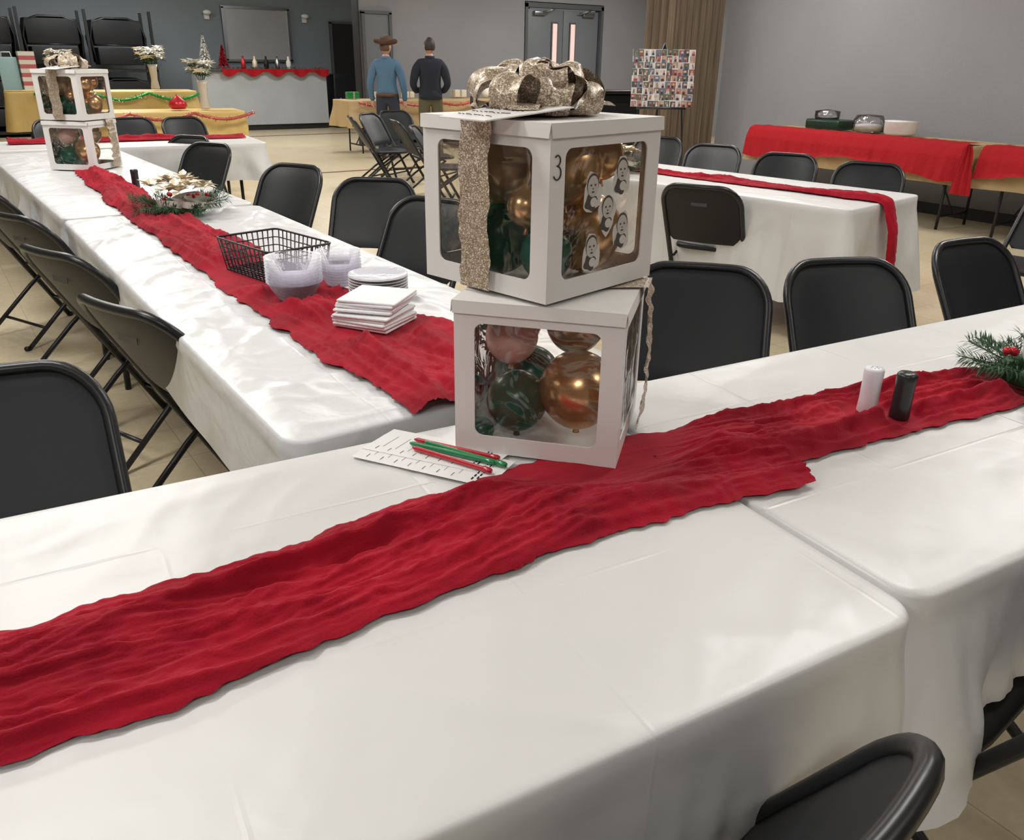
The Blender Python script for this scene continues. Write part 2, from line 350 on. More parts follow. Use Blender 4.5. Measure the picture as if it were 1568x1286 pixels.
# ------------------------------------------------------------------ tables with cloths
def table(name,cx,cy,rz,L,W,drop=.27,cloth=None,seed=0,res=.02,wr=.0012,closed=(),Z=.745,flare=.05,legs=True,wrs=7):
    cloth=cloth or WHITE_CLOTH
    mb=MB();nx=int(L/res);ny=int(W/res);r=.045
    def tp(i,j):
        x=-L/2+L*i/nx;y=-W/2+W*j/ny
        ax=abs(x)-(L/2-r);ay=abs(y)-(W/2-r)
        if ax>0 and ay>0:
            m=max(ax,ay);d=math.hypot(ax,ay);k=m/d
            x=math.copysign(L/2-r+ax*k,x);y=math.copysign(W/2-r+ay*k,y)
        e=min(1,min(L/2-abs(x),W/2-abs(y))/.05)
        wx=x+.08*N(x*3,y*3,seed+2)
        mid=.30+.70*min(1,max(0,(abs(y)-.15)/.12))
        h=mid*wr*(.3*N(wx*wrs*.6+seed,y*wrs,seed)+max(0,1-6*abs(N(wx*wrs*.55+y*2.2,y*wrs*.35+seed,3)))+.7*max(0,1-6*abs(N(wx*wrs*.3-y*3,y*wrs*.8+seed,8)))+.5*max(0,1-5*abs(N(wx*wrs*1.6-y*4,y*wrs*.6+seed,18))))*max(0,e)
        return Vector((x,y,Z+h))
    vs=[tp(i,j) for i in range(nx+1) for j in range(ny+1)]
    fs=[(i*(ny+1)+j,(i+1)*(ny+1)+j,(i+1)*(ny+1)+j+1,i*(ny+1)+j+1) for i in range(nx) for j in range(ny)]
    per=[(i,0) for i in range(nx)]+[(nx,j) for j in range(ny)]+[(i,ny) for i in range(nx,0,-1)]+[(0,j) for j in range(ny,0,-1)]
    prev=[i*(ny+1)+j for i,j in per];n=len(per);K=16
    pp=[vs[k] for k in prev];nr=[]
    for q in range(n):
        a=pp[(q-1)%n];b=pp[(q+1)%n];t=(b-a);t.z=0;t.normalize();nr.append(Vector((t.y,-t.x,0)))
    S=[0]
    for q in range(1,n): S.append(S[-1]+(pp[q]-pp[q-1]).length)
    for k in range(1,K+1):
        cur=[]
        for q in range(n):
            t=k/K;P=pp[q].copy();nn=nr[q]
            side='x+' if nn.x>.7 else 'x-' if nn.x<-.7 else 'y+' if nn.y>.7 else 'y-'
            cd=math.hypot(L/2-abs(P.x),W/2-abs(P.y))
            if k==1: out=.004;dz=.002
            elif k==2: out=.007;dz=.007
            elif k==3: out=.008+.003*N(S[q]*9,seed);dz=.035
            else:
                t2=(k-3)/(K-3);dz=.035+(drop-.035)*t2
                if side in closed: out=.004
                else:
                    fold=N(S[q]*4.5+seed,t2*.7,seed)+.5*N(S[q]*11+seed,t2,seed+5)+.25*N(S[q]*26+seed,t2*2,seed+7)
                    out=.004+.010*t2+.05*min(1,t2*1.5)*fold+flare*t2*math.exp(-(cd/.11)**2)
                    out=max(out,-.012+.016*(t2<.1))
            dz+= (.012*N(S[q]*3,seed) if k==K else 0)
            vs.append(Vector((P.x+nn.x*out,P.y+nn.y*out,Z-dz)));cur.append(len(vs)-1)
        for q in range(n):
            w=(q+1)%n;fs.append((prev[q],cur[q],cur[w],prev[w]))
        prev=cur
    mb.add(vs,fs,cloth,True)
    mb.box((0,0,Z-.026),(L-.05,W-.05,.044),WOODP)
    if legs:
        for sx in (-1,1):
            x=sx*(L/2-.22)
            for sy in (-1,1): mb.tube([(x,sy*(W/2-.12),Z-.05),(x,sy*(W/2-.10),.0)],.014,BLKF,8)
            mb.tube([(x,-(W/2-.11),.12),(x,W/2-.11,.12)],.012,BLKF,8)
            mb.tube([(x,0,.12),(x-sx*.35,0,Z-.05)],.009,BLKF,6)
    return mb.make(name,(cx,cy,0),rz)
rt=-math.radians(5.4);u=Vector((math.cos(rt),math.sin(rt)));nn=Vector((-u.y,u.x))
LT=2.44;WT=.85
c1=Vector((.975,.435))-u*LT/2+nn*WT/2;c2=Vector((1.0,.455))+u*LT/2+nn*WT/2
table('banquet_table',c1.x,c1.y,rt,LT,WT,drop=.46,seed=1,res=.011,closed=('y+',),flare=.07,wr=.0032,wrs=4)
table('banquet_table',c2.x,c2.y,rt,LT,WT,drop=.30,seed=4,res=.013,closed=('y+',),flare=.14,wr=.0028,wrs=4)
table('banquet_table',.89,(1.39+4.14)/2+.005,pi/2,2.74,.86,seed=7,res=.010,cloth=WHITE_CLOTH2,wr=.009,wrs=6,closed=('y+',),drop=.25)
table('banquet_table',.86,4.17+1.55,pi/2+.02,3.05,.86,seed=9,res=.02,cloth=WHITE_CLOTH2,wr=.006,drop=.25,closed=('x-','x+'))
table('banquet_table',1.40,7.78,rt,2.2,.80,seed=12,res=.03,drop=.30)
tr=pi/2+math.radians(8);md=Vector((math.cos(tr),math.sin(tr)));mc=Vector((4.25,2.60))+md*1.22
table('banquet_table',mc.x,mc.y,tr,2.44,.84,seed=15,res=.02,drop=.54,wr=.003,flare=.10)
table('serving_table',8.05,5.25,pi/2,2.50,.70,cloth=TAN,seed=20,res=.04,drop=.34,Z=.77)
table('serving_table',8.05,2.67,pi/2,2.50,.70,cloth=TAN,seed=22,res=.04,drop=.34,Z=.77)
table('gift_table',2.55,12.2,rt,2.4,.76,cloth=GOLDC,seed=25,res=.04,drop=.34)
table('gift_table',2.30,13.5,rt,2.4,.70,cloth=GOLDC,seed=27,res=.04,drop=.5,Z=.95)
table('gift_table',7.2,13.1,0,3.0,.70,cloth=TAN,seed=29,res=.04,drop=.40,Z=.80)

# ------------------------------------------------------------------ red runners
# places where an object presses the gauze flat: (x,y,radius)
PRESS=[(.92,1.15,.20),(.895,1.03,.09),(1.52,.885,.04),(1.55,.83,.04),(.83,2.33,.07),(1.01,2.41,.06),(1.06,2.25,.08),(.92,1.98,.12),(.90,2.68,.18),(.93,4.02,.12),(.87,6.05,.2),(2.0,.76,.10),(3.8,4.3,.12)]
def runner(name,path,seed=0,m=None,amp=1,step=.008,nv=64,thin=.003):
    P=[Vector(q[:3]) for q in path];Wd=[q[3] for q in path];seg=[(P[i+1]-P[i]).length for i in range(len(P)-1)];T=sum(seg)
    n=int(T/step)
    def at(s):
        i=0
        while i<len(seg)-1 and s>seg[i]: s-=seg[i];i+=1
        t=min(1,s/seg[i]);return P[i].lerp(P[i+1],t),Wd[i]*(1-t)+Wd[i+1]*t
    vs=[]
    for k in range(n+1):
        s=T*k/n;c,w=at(s);c0,_=at(max(0,s-.04));c1,_=at(min(T,s+.04));t=(c1-c0).normalized()
        sd=t.cross(Vector((0,0,1)))
        if sd.length<.1: sd=Vector((1,0,0))
        sd.z=0;sd.normalize();up=sd.cross(t).normalized()
        wl=w*(1+.26*N(s*3.0+seed,1)+.12*N(s*14,seed)+.05*N(s*55,seed));wr=w*(1+.26*N(s*3.0+seed,9)+.12*N(s*13,seed+8)+.05*N(s*50,seed+3))
        for j in range(nv+1):
            v=j/nv*2-1
            x=(wl if v<0 else wr)*v
            endr=.02*N(x*30,seed+5)+.012*N(x*90,seed)
            if k==0: sh=-abs(endr)
            elif k==n: sh=abs(endr)
            else: sh=0
            wx=x+.035*N(s*2.2,x*4,seed+11)
            big=max(0,1-3.2*abs(N(s*.9+seed,wx*10,seed)))
            fold=max(0,1-3.0*abs(N(s*1.8+seed,wx*24,seed+1)))
            fine=1-abs(N(s*9+seed,wx*75+2*N(s*6,x*12,seed),seed+2))*2.4
            cr=1-abs(N(s*34+seed,wx*60,seed+6))*2
            h=.5+.5*N(s*1.3,x*9,seed+7)
            lat=.006*N(s*20,x*20,seed+3)
            q=c+sd*(x+lat)+t*sh
            fl=1
            for (ax,ay,ar) in PRESS:
                dd=math.hypot(q.x-ax,q.y-ay)/ar
                if dd<1.6: fl=min(fl,max(0,(dd-1)/.6))
            fl=.12+.88*fl*fl*(3-2*fl)
            z=thin+fl*amp*(.027*big**1.3+.013*fold*(.4+h)+.0056*fine+.0034*cr+.010*h)*(1-.85*abs(v)**4)
            vs.append(q+up*max(.0015,z))
    fs=[(i*(nv+1)+j,(i+1)*(nv+1)+j,(i+1)*(nv+1)+j+1,i*(nv+1)+j+1) for i in range(n) for j in range(nv)]
    mb=MB();mb.add(vs,fs,m or RED,True);return mb.make(name)
Z=.747
runner('red_table_runner',[(-1.4,1.06,Z,.13),(-.05,.935,Z,.12),(.30,.925,Z,.12),(.75,.95,Z,.135),(1.02,.925,Z,.145),(1.20,.87,Z+.006,.13)],1,nv=90,step=.005)
runner('red_table_runner',[(1.00,.97,Z-.001,.05),(1.14,.95,Z+.001,.10),(1.34,.90,Z+.002,.11),(1.6,.87,Z,.11),(2.0,.80,Z,.095),(2.7,.74,Z,.10),(3.3,.68,Z,.10)],5,nv=72,step=.006)
runner('red_table_runner',[(.87,1.375,Z+.004,.16),(.88,1.9,Z+.004,.19),(.84,2.6,Z+.004,.15),(.81,4.17,Z+.003,.115),(.85,6.0,Z+.002,.09),(.86,7.1,Z+.002,.09)],9,amp=1.0,thin=.004)
e=Vector((4.22,2.60));
runner('red_table_runner',[(e.x+md.x*2.3,e.y+md.y*2.3,Z,.07),(e.x+md.x*.02,e.y+md.y*.02,Z+.002,.07),(e.x-md.x*.022,e.y-md.y*.022,Z-.01,.06),(e.x-md.x*.07,e.y-md.y*.07,.60,.05),(e.x-md.x*.09,e.y-md.y*.09,.42,.05)],13,amp=.8,nv=24)
runner('red_table_runner',[(.6,8.0,Z,.10),(1.4,7.92,Z,.10),(2.44,7.82,Z,.09)],17,nv=20,step=.02)
def drape(name,y0,y1,x,z,seed):
    mb=MB()
    def fn(a,b):
        y=y0+(y1-y0)*a
        prof=[(.24+.03*N(a*12,seed),.006),(.15,.008),(.03,.010),(-.025,-.01),(-.06,-.10),(-.065,-.20),(-.07,-.26-.05*math.sin(a*pi*2.5+seed)-.03*N(a*9,seed))]
        t=b*(len(prof)-1);i=min(int(t),len(prof)-2);t-=i
        dx=prof[i][0]*(1-t)+prof[i+1][0]*t;dz=prof[i][1]*(1-t)+prof[i+1][1]*t
        k=max(0,b-.5)*2
        return (x+dx-.035*k*(1+N(a*24+seed,b*.8)+.5*N(a*60,b,seed)),y,z+dz+.004+.006*(1+N(a*30,b*6,seed)))
    mb.grid(fn,200,30,RED2);return mb.make(name)
drape('red_table_swag',4.03,6.49,7.70,.775,1)
drape('red_table_swag',1.45,3.89,7.70,.775,5)
mb=MB()
def gf(a,b):
    w=.03+.07*b**.7;return (7.58-.01*math.sin(a*18),3.96+w*(a*2-1)+.01*N(a*6,b*4),.79-.42*b+.02*N(a*9,2))
mb.grid(gf,24,20,RED2);mb.make('red_swag_gather')

# ------------------------------------------------------------------ gift boxes
HB=.284
def giftbox(S,balloons,ribbon_faces,photos=False,flap=False,seed=0):
    mb=MB();h=S/2;t=.0025
    bo=.125*S;top=.13*HB;bot=.12*HB;rad=.016
    def face(M):
        wx=h-bo;z0=bot;z1=HB-top
        inner=[];outer=[]
        for (sx,sz,a0) in ((1,1,0),(-1,1,90),(-1,-1,180),(1,-1,270)):
            for i in range(7):
                a=math.radians(a0+90*i/6)
                inner.append((sx*(wx-rad)+rad*math.cos(a),(z1-rad if sz>0 else z0+rad)+rad*math.sin(a)))
        cz=HB/2
        for (x,z) in inner:
            k=max(abs(x)/h,abs(z-cz)/(HB/2));outer.append((x/k,cz+(z-cz)/k))
        for (sx,sz) in ((1,1),(-1,1),(-1,-1),(1,-1)):
            best=min(range(len(outer)),key=lambda q:(outer[q][0]-sx*h)**2+(outer[q][1]-(HB if sz>0 else 0))**2);outer[best]=(sx*h,HB if sz>0 else 0)
        rs=[[(x,-h,z) for x,z in outer],[(x,-h,z) for x,z in inner],[(x,-h+t,z) for x,z in inner],[(x,-h+t,z) for x,z in outer]]
        mb.rings(rs,PAPERW,False,M)
        def ff(u,v): 
            x=-wx-.004+2*(wx+.004)*u;z=z0-.004+(z1-z0+.008)*v
            return (x,-h+t+.001+.0035*N(x*14+seed,z*14,seed),z)
        mb.grid(ff,14,14,FILM,M)
    for q in range(4): face(Matrix.Rotation(q*pi/2,4,'Z'))
    mb.box((0,0,.002),(S-.004,S-.004,.003),PAPERW)
    lh=.020
    mb.box((0,0,HB+.001),(S+.006,S+.006,.0025),PAPERW)
    for q in range(4):
        M=Matrix.Rotation(q*pi/2,4,'Z')
        mb.add([(-h-.003,-h-.003,HB+.001),(h+.003,-h-.003,HB+.001),(h+.001,-h-.0055,HB-lh),(-h-.001,-h-.0055,HB-lh)],[(0,1,2,3)],PAPERW,M=M)
    for (c,r,m) in balloons:
        def bf(d): 
            k=1-.10*max(0,-d.z)**2;return Vector((d.x*k,d.y*k,d.z*(1.06 if d.z<0 else 1)))
        C=(c[0]*S,c[1]*S,c[2]*HB)
        mb.ell(C,r*S*.97,m,seg=36,fn=bf)
        mb.lathe([(.001,-.012),(.007,-.010),(.004,0),(.006,.006)],(C[0],C[1],C[2]-r*S*1.03),m,seg=10)
    def ribbon(q,off,w,puff=.004):
        M=Matrix.Rotation(q*pi/2,4,'Z')
        def rf(a,b):
            x=off+w*(a-.5)+.003*math.sin(b*22+seed)
            if b<.8:
                z=HB*(b/.8);return (x,-h-.008-puff*(1+N(b*18,a*2,seed))-puff*math.sin(b/.8*pi),z+.002)
            k=(b-.8)/.2;return (x*(1-k)+ (w*(a-.5))*k,-h-.009-puff+k*h,HB+.006)
        mb.grid(rf,8,70,GLIT,M)
    for r_ in ribbon_faces: ribbon(r_[0],r_[1]*S,r_[2]*S,*r_[3:])
    if flap:
        a=Vector((-h-.075,-h+.045+.13,HB+.006));b=Vector((-h-.065,h-.22+.0,HB+.004));c=Vector((-h+.09,-h-.0+.03,HB+.022));d=Vector((-h+.08,-h+.16,HB+.024))
        mb.add([a,d,c,b,a-Vector((0,0,.002)),d-Vector((0,0,.002)),c-Vector((0,0,.002)),b-Vector((0,0,.002))],[(0,1,2,3),(4,7,6,5),(0,4,5,1),(1,5,6,2),(2,6,7,3),(3,7,4,0)],PAPERW)
        for i in range(4):
            for k in range(9):
                s=.10+.08*k;tt=.2+.18*i
                P=a.lerp(b,s).lerp(d.lerp(c,s),tt)+Vector((0,0,.0012));Q=P+(b-a).normalized()*.007+(d-a).normalized()*.004*random.uniform(-1,1)
                mb.tube([P,Q],.0006,INK,4)
    if photos:
        SK=mat('photo_skin_grey',(.50,.47,.43),.5);DK=mat('photo_dark',(.06,.055,.05),.5);LG=mat('photo_light',(.60,.57,.52),.5)
        y=-h-.0035
        def disc(cx,cz,rx,rz_,m,dy,n=20,fn=None):
            vs=[(cx,y-dy,cz)]+[(cx+rx*(fn(2*pi*i/n) if fn else 1)*math.cos(2*pi*i/n),y-dy,cz+rz_*(fn(2*pi*i/n) if fn else 1)*math.sin(2*pi*i/n)) for i in range(n)]
            mb.add(vs,[(0,1+i,1+(i+1)%n) for i in range(n)],m)
        for (cx,cz) in ((-.145,.63),(.12,.70),(0.,.49),(-.13,.27),(.15,.37)):
            cx*=S;cz*=HB;r=.066*S
            disc(cx,cz-.35*r,r*1.2,r*1.65,LG,0,fn=lambda a,cx=cx:1+.13*math.sin(3*a+cx*90)+.06*math.sin(7*a))
            disc(cx-.15*r,cz-1.1*r,r*.8,r*.7,DK,.0004,fn=lambda a:1+.15*math.sin(4*a))
            disc(cx+.2*r,cz-1.1*r,r*.45,r*.4,LG,.0006)
            disc(cx,cz+.35*r,r*.80,r*.95,DK,.0006);disc(cx,cz+.22*r,r*.72,r*.88,SK,.0009)
            for sx in (-1,1): disc(cx+sx*.28*r,cz+.32*r,r*.13,r*.10,DK,.0012,n=8)
            disc(cx,cz+.02*r,r*.09,r*.07,DK,.0012,n=8);disc(cx,cz-.25*r,r*.22,r*.08,DK,.0012,n=8)
        X=-h+.017;Zz=HB-.064
        pts=[]
        for i in range(9): a=math.radians(140-240*i/8);pts.append((X+.007*math.cos(a),-h-.0012,Zz+.010+.008*math.sin(a)))
        for i in range(1,10): a=math.radians(95-250*i/9);pts.append((X+.009*math.cos(a),-h-.0012,Zz-.009+.0105*math.sin(a)))
        mb.tube(pts,.0012,INK,5)
    return mb
def bow(mb,c,R_,seed=0):
    rnd=random.Random(seed)
    def loop(az,el,L,w,tw):
        d=Vector((math.cos(az)*math.cos(el),math.sin(az)*math.cos(el),math.sin(el)));sd=Vector((-math.sin(az),math.cos(az),0));up=sd.cross(d)*-1
        if up.z<0: up=-up
        sd=(sd*math.cos(tw)+up*math.sin(tw)).normalized();up=d.cross(sd);up=up if up.z>0 else -up
        def fn(a,b):
            t=a*2*pi;r=L*(.5-.5*math.cos(t));hh=L*.27*math.sin(t)*(1-.2*math.cos(t))
            ww=w*(.25+.75*min(1,r/(L*.6)))
            cr=.005*N(a*12,b*3,az*3)+.005*math.sin((b-.5)*7+az)*min(1,r/(L*.3))
            P=Vector(c)+d*r+up*(hh+.012)+sd*ww*(b-.5)+up*cr+sd*.006*N(a*7,b*3,az+5)+d*.004*N(a*10,b*5,az+9)
            P.z=max(P.z,c[2]+.002)
            return P
        mb.grid(fn,44,9,GLIT)
    n=9
    for i in range(n): loop(2*pi*i/n+rnd.uniform(-.15,.15),rnd.uniform(.10,.28),R_*rnd.uniform(.88,1.08),R_*.46,rnd.uniform(-.4,.4))
    for i in range(8): loop(2*pi*i/8+.4+rnd.uniform(-.2,.2),rnd.uniform(.48,.75),R_*rnd.uniform(.72,.86),R_*.42,rnd.uniform(-.5,.5))
    for i in range(6): loop(2*pi*i/6+.9,rnd.uniform(.95,1.3),R_*rnd.uniform(.62,.76),R_*.38,rnd.uniform(-.5,.5))
    for az,L in ((-.35,R_*1.15),(2.8,R_*1.0),(-2.6,R_*1.1)):
        d=Vector((math.cos(az),math.sin(az),0));sd=Vector((-d.y,d.x,0))
        mb.grid(lambda a,b:Vector(c)+d*L*a+sd*R_*.40*(b-.5)+Vector((0,0,.018+.012*math.sin(a*9)-.01*a)),20,6,GLIT)
S=.30
zt=.749
low=[((-.22,.18,.27),.20,GREENB),((-.19,-.20,.38),.25,GOLDB),((-.14,.24,.68),.17,PINKB),((.22,.2,.28),.21,GREENB),((-.38,.37,.10),.085,GREENB),((.2,-.1,.70),.20,BEIGEB),((.08,.26,.70),.16,WHITEB)]
up_=[((-.22,.12,.27),.22,GREENB),((.20,-.18,.30),.25,GOLDB),((-.24,-.27,.22),.16,GREENB),((-.03,-.22,.72),.22,GOLDB),((-.20,.20,.68),.23,BEIGEB),((.30,-.22,.76),.14,GOLDB),((.2,.24,.3),.2,GREENB),((-.30,-.16,.50),.12,GOLDB)]
def stack(x1,y1,r1,x2,y2,r2,z,seed,photos):
    mb=giftbox(S,low,[(0,.20,.26,.009)],seed=seed);mb.make('balloon_gift_box',(x1,y1,z),r1)
    mb=giftbox(S,up_,[(3,-.02,.24)],photos=photos,flap=True,seed=seed+3);bow(mb,(-.01,.0,HB+.004),.124,seed)
    mb.make('balloon_gift_box',(x2,y2,z+HB+.009),r2)
stack(.918,1.185,math.radians(41),.922,1.245,math.radians(12),zt+.004,1,True)
stack(.865,6.05,math.radians(48),.865,6.05,math.radians(44),zt+.004,6,False)

# ------------------------------------------------------------------ table items
mb=MB()
def sheet(pts,z,lines=True,blk=False):
    a,b,c,d=[Vector((*q,z)) for q in pts]
    mb.add([a,b,c,d,*[q-Vector((0,0,.0006)) for q in (a,b,c,d)]],[(0,1,2,3),(7,6,5,4),(0,4,5,1),(1,5,6,2),(2,6,7,3),(3,7,4,0)],PAPER)
    if lines:
        for i in range(7):
            t=.12+.105*i;P=a.lerp(b,t).lerp(d.lerp(c,t),.22);Q=a.lerp(b,t).lerp(d.lerp(c,t),.72)
            mb.tube([P+Vector((0,0,.0006)),Q+Vector((0,0,.0006))],.00030,INK,4)
            for k in range(3):
                s=.10+.04*k
                P=a.lerp(b,t-.03).lerp(d.lerp(c,t-.03),s);mb.tube([P+Vector((0,0,.0006)),P+Vector((.003,.002,.0006))],.0005,INK,4)
    if blk:
        for k in range(14):
            t=.86+.03*(k%2);s=.12+.055*k;P=a.lerp(b,t).lerp(d.lerp(c,t),s)+Vector((0,0,.0007));mb.tube([P,P+Vector((.006,.004,0))],.0016,INK,4)
sheet([(.53,1.275),(.675,1.04),(.77,1.095),(.625,1.33)],.7525,True,True)
sheet([(.56,1.295),(.695,1.085),(.785,1.13),(.65,1.34)],.7535,True,True)
mb.make('activity_papers')
PR=mat('red_pen',(.45,.012,.025),.25,coat=.5);PG=mat('green_pen',(.01,.20,.07),.25,coat=.5)
for k,(a,b,m) in enumerate([((.655,1.265),(.745,1.11),PR),((.640,1.255),(.728,1.10),PG),((.635,1.235),(.705,1.075),PR),((.665,1.245),(.74,1.08),PG)]):
    mb=MB();A=Vector((*a,.7595));B=Vector((*b,.7595));d=(B-A).normalized()
    mb.tube([A,A+d*.004,A+d*.008,B-d*.02,B-d*.018,B-d*.004,B],[.002,.0038,.0046,.0046,.0056,.0056,.004],m,12);mb.make('felt_tip_pen')
for nm,x,y,m in (('white_shaker',1.52,.885,mat('white_shaker_plastic',(.75,.74,.78),.35)),('black_shaker',1.55,.83,mat('black_shaker_plastic',(.02,.02,.022),.3)),('black_shaker',.93,4.95,MATS['black_shaker_plastic'])):
    mb=MB();mb.lathe([(.0,0),(.022,0),(.025,.004),(.0235,.03),(.0235,.07),(.0245,.085),(.0245,.097),(.021,.101),(.0,.101)],(0,0,0),m,seg=24)
    for i in range(5): mb.ell((.009*math.cos(i*1.256),.009*math.sin(i*1.256),.1012),(.0015,.0015,.0006),INK,seg=6)
    o=mb.make(nm,(x,y,.754));o.scale=(.82,.82,.97)
def sprig(mb,p0,d,L,m,nl=60,nlen=.03):
    p0=Vector(p0);d=Vector(d).normalized();mb.tube([p0,p0+d*L],.0018,m,5)
    for i in range(nl):
        t=random.random();q=p0+d*L*t;a=Vector((random.gauss(0,1),random.gauss(0,1),random.gauss(0,.8)));a=(a-d*a.dot(d)).normalized()+d*.8
        mb.leaf(q,a,Vector((0,0,1)),nlen*random.uniform(.7,1.2),.0032,m,.05)
def wreath(name,x,y,r,kind):
    mb=MB()
    for i in range(20):
        a=2*pi*i/20+random.uniform(-.2,.2);q=(r*.35*math.cos(a),r*.35*math.sin(a),.03)
        sprig(mb,q,(math.cos(a),math.sin(a),random.uniform(0,.4)),r*.8,GREENN,130,r*.22)
    mb.tube([(r*.5*math.cos(t*pi/12),r*.5*math.sin(t*pi/12),.025) for t in range(24)],.022,GREENN,8,closed=True)
    BUR=mat('cream_gauze',(.62,.57,.50),.85,bump=(300,.6,.003))
    for k in range(5 if kind==0 else 3):
        a0=-2.2+.8*k if kind==0 else -.9+k*.7;cx,cy=r*.5*math.cos(a0),r*.5*math.sin(a0)
        mb.grid(lambda u,v:Vector((cx+.055*math.cos(u*2*pi)*(1+.2*v),cy+.04*math.sin(u*2*pi),.035+.03*v+.012*math.sin(u*2*pi+a0))),24,5,BUR)
    if kind==0:
        for k in range(14):
            a0=random.uniform(0,6.28);rr=r*.75*math.sqrt(random.random());c=Vector((rr*math.cos(a0),rr*math.sin(a0)+.02,.085+.06*(1-rr/r)+.02*random.random()))
            for j in range(9):
                a=2*pi*j/9+random.uniform(-.3,.3);mb.leaf(c,(math.cos(a),math.sin(a),random.uniform(-.1,.8)),(0,0,1),r*random.uniform(.26,.40),r*.20,GOLDL,.15)
    else:
        for c in ((.45,.1),(.15,-.45)):
            c=Vector((r*c[0],r*c[1],.06))
            for j in range(11):
                a=2*pi*j/11;mb.leaf(c,(math.cos(a),math.sin(a),random.uniform(.1,.6)),(0,0,1),r*.30,r*.11,GOLDL if j%2 else REDG)
    for k in range(9):
        a0=random.uniform(0,6.28);rr=r*random.uniform(.2,.7);mb.ell((rr*math.cos(a0),rr*math.sin(a0),.065+.02*random.random()),.010,REDG,seg=10)
    return mb.make(name,(x,y,.757))
wreath('pine_centerpiece',.93,4.02,.185,0)
wreath('pine_centerpiece',2.0,.76,.15,1)
wreath('pine_centerpiece',3.82,4.30,.18,0)
mb=MB();bw,bd,bh=.23,.34,.105
def rect(w,d,z,k=5):
    o=[]
    for sx,sy,a0 in ((1,1,0),(-1,1,90),(-1,-1,180),(1,-1,270)):
        for i in range(k+1):
            a=math.radians(a0+90*i/k);o.append((sx*(w/2-.02)+.02*math.cos(a),sy*(d/2-.02)+.02*math.sin(a),z))
    return o
mb.tube(rect(bw,bd,bh),.0036,BLKF,6,closed=True);mb.tube(rect(bw-.01,bd-.01,bh*.75),.002,BLKF,5,closed=True);mb.tube(rect(bw-.015,bd-.015,bh*.5),.002,BLKF,5,closed=True);mb.tube(rect(bw-.02,bd-.02,bh*.25),.002,BLKF,5,closed=True);mb.tube(rect(bw-.03,bd-.03,.002),.0028,BLKF,6,closed=True)
for i in range(11):
    x=-.5+i/10
    mb.tube([(x*(bw-.03),-bd/2,bh),(x*(bw-.06),-bd/2+.015,0),(x*(bw-.06),bd/2-.015,0),(x*(bw-.03),bd/2,bh)],.0025,BLKF,5)
for i in range(13):
    y=-.5+i/12
    mb.tube([(-bw/2,y*(bd-.03),bh),(-bw/2+.015,y*(bd-.06),0),(bw/2-.015,y*(bd-.06),0),(bw/2,y*(bd-.03),bh)],.0025,BLKF,5)
mb.make('wire_basket',(.895,2.68,.762),.2)
def bowls(name,x,y,r,n,dz):
    mb=MB()
    for i in range(n):
        z=i*dz;wob=lambda a,zz:1+.014*math.sin(a*24)
        mb.lathe([(.0,z),(r*.55,z),(r*.62,z+.004),(r*.86,z+.035),(r*.97,z+.052),(r*1.03,z+.055)],(0,0,0),CLEARW,seg=72,wob=wob)
    return mb.make(name,(x,y,.760))
bowls('plastic_bowl_stack',.83,2.33,.080,9,.009)
bowls('plastic_bowl_stack',1.01,2.42,.068,7,.009)
mb=MB()
for i in range(16):
    z=i*.0042;mb.lathe([(.0,z),(.055,z),(.062,z+.003),(.085,z+.009),(.088,z+.0095),(.088,z+.011),(.085,z+.011),(.062,z+.0045),(0,z+.002)],(0,0,0),CLEARW if i%2 else PAPERW,seg=40)
mb.make('plastic_plate_stack',(1.045,2.215,.761))
NAP=mat('paper_napkin',(.76,.76,.77),.85,bump=(150,.5,.002))
mb=MB()
for i in range(9):
    M=Matrix.Translation((random.uniform(-.006,.006)+(.012 if i>4 else 0),random.uniform(-.006,.006),.004+i*.0078+(.005 if i>4 else 0)))@Matrix.Rotation(random.uniform(-.07,.07)+(.16 if i>4 else 0),4,'Z')@Matrix.Rotation(random.uniform(-.02,.02),4,'X')
    mb.box((0,0,0),(.165,.165,.0078),NAP,M=M,bev=.0038)
mb.make('napkin_stack',(.92,1.985,.761),.55)
mb=MB();DG=mat('dark_green_tray',(.01,.035,.02),.3)
mb.box((0,0,.05),(.30,.42,.10),DG,bev=.02);mb.lathe([(0,.10),(.12,.10),(.13,.12),(.13,.18),(.0,.2)],(0,.05,0),CLEAR,seg=24);mb.make('covered_tray',(8.14,5.80,.785))
mb=MB();mb.lathe([(0,0),(.13,0),(.15,.02),(.155,.12),(.16,.13),(.0,.13)],(0,0,0),PAPERW,seg=32);mb.make('white_bowl',(8.14,4.98,.787))
mb=MB();mb.lathe([(0,0),(.16,0),(.16,.10),(.13,.16),(.0,.17)],(0,0,0),CLEAR,seg=24);mb.lathe([(0,.01),(.13,.01),(.13,.07),(0,.08)],(0,0,0),mat('cake',(.7,.66,.6),.7),seg=24);mb.make('plastic_cake_dome',(8.2,5.38,.787))

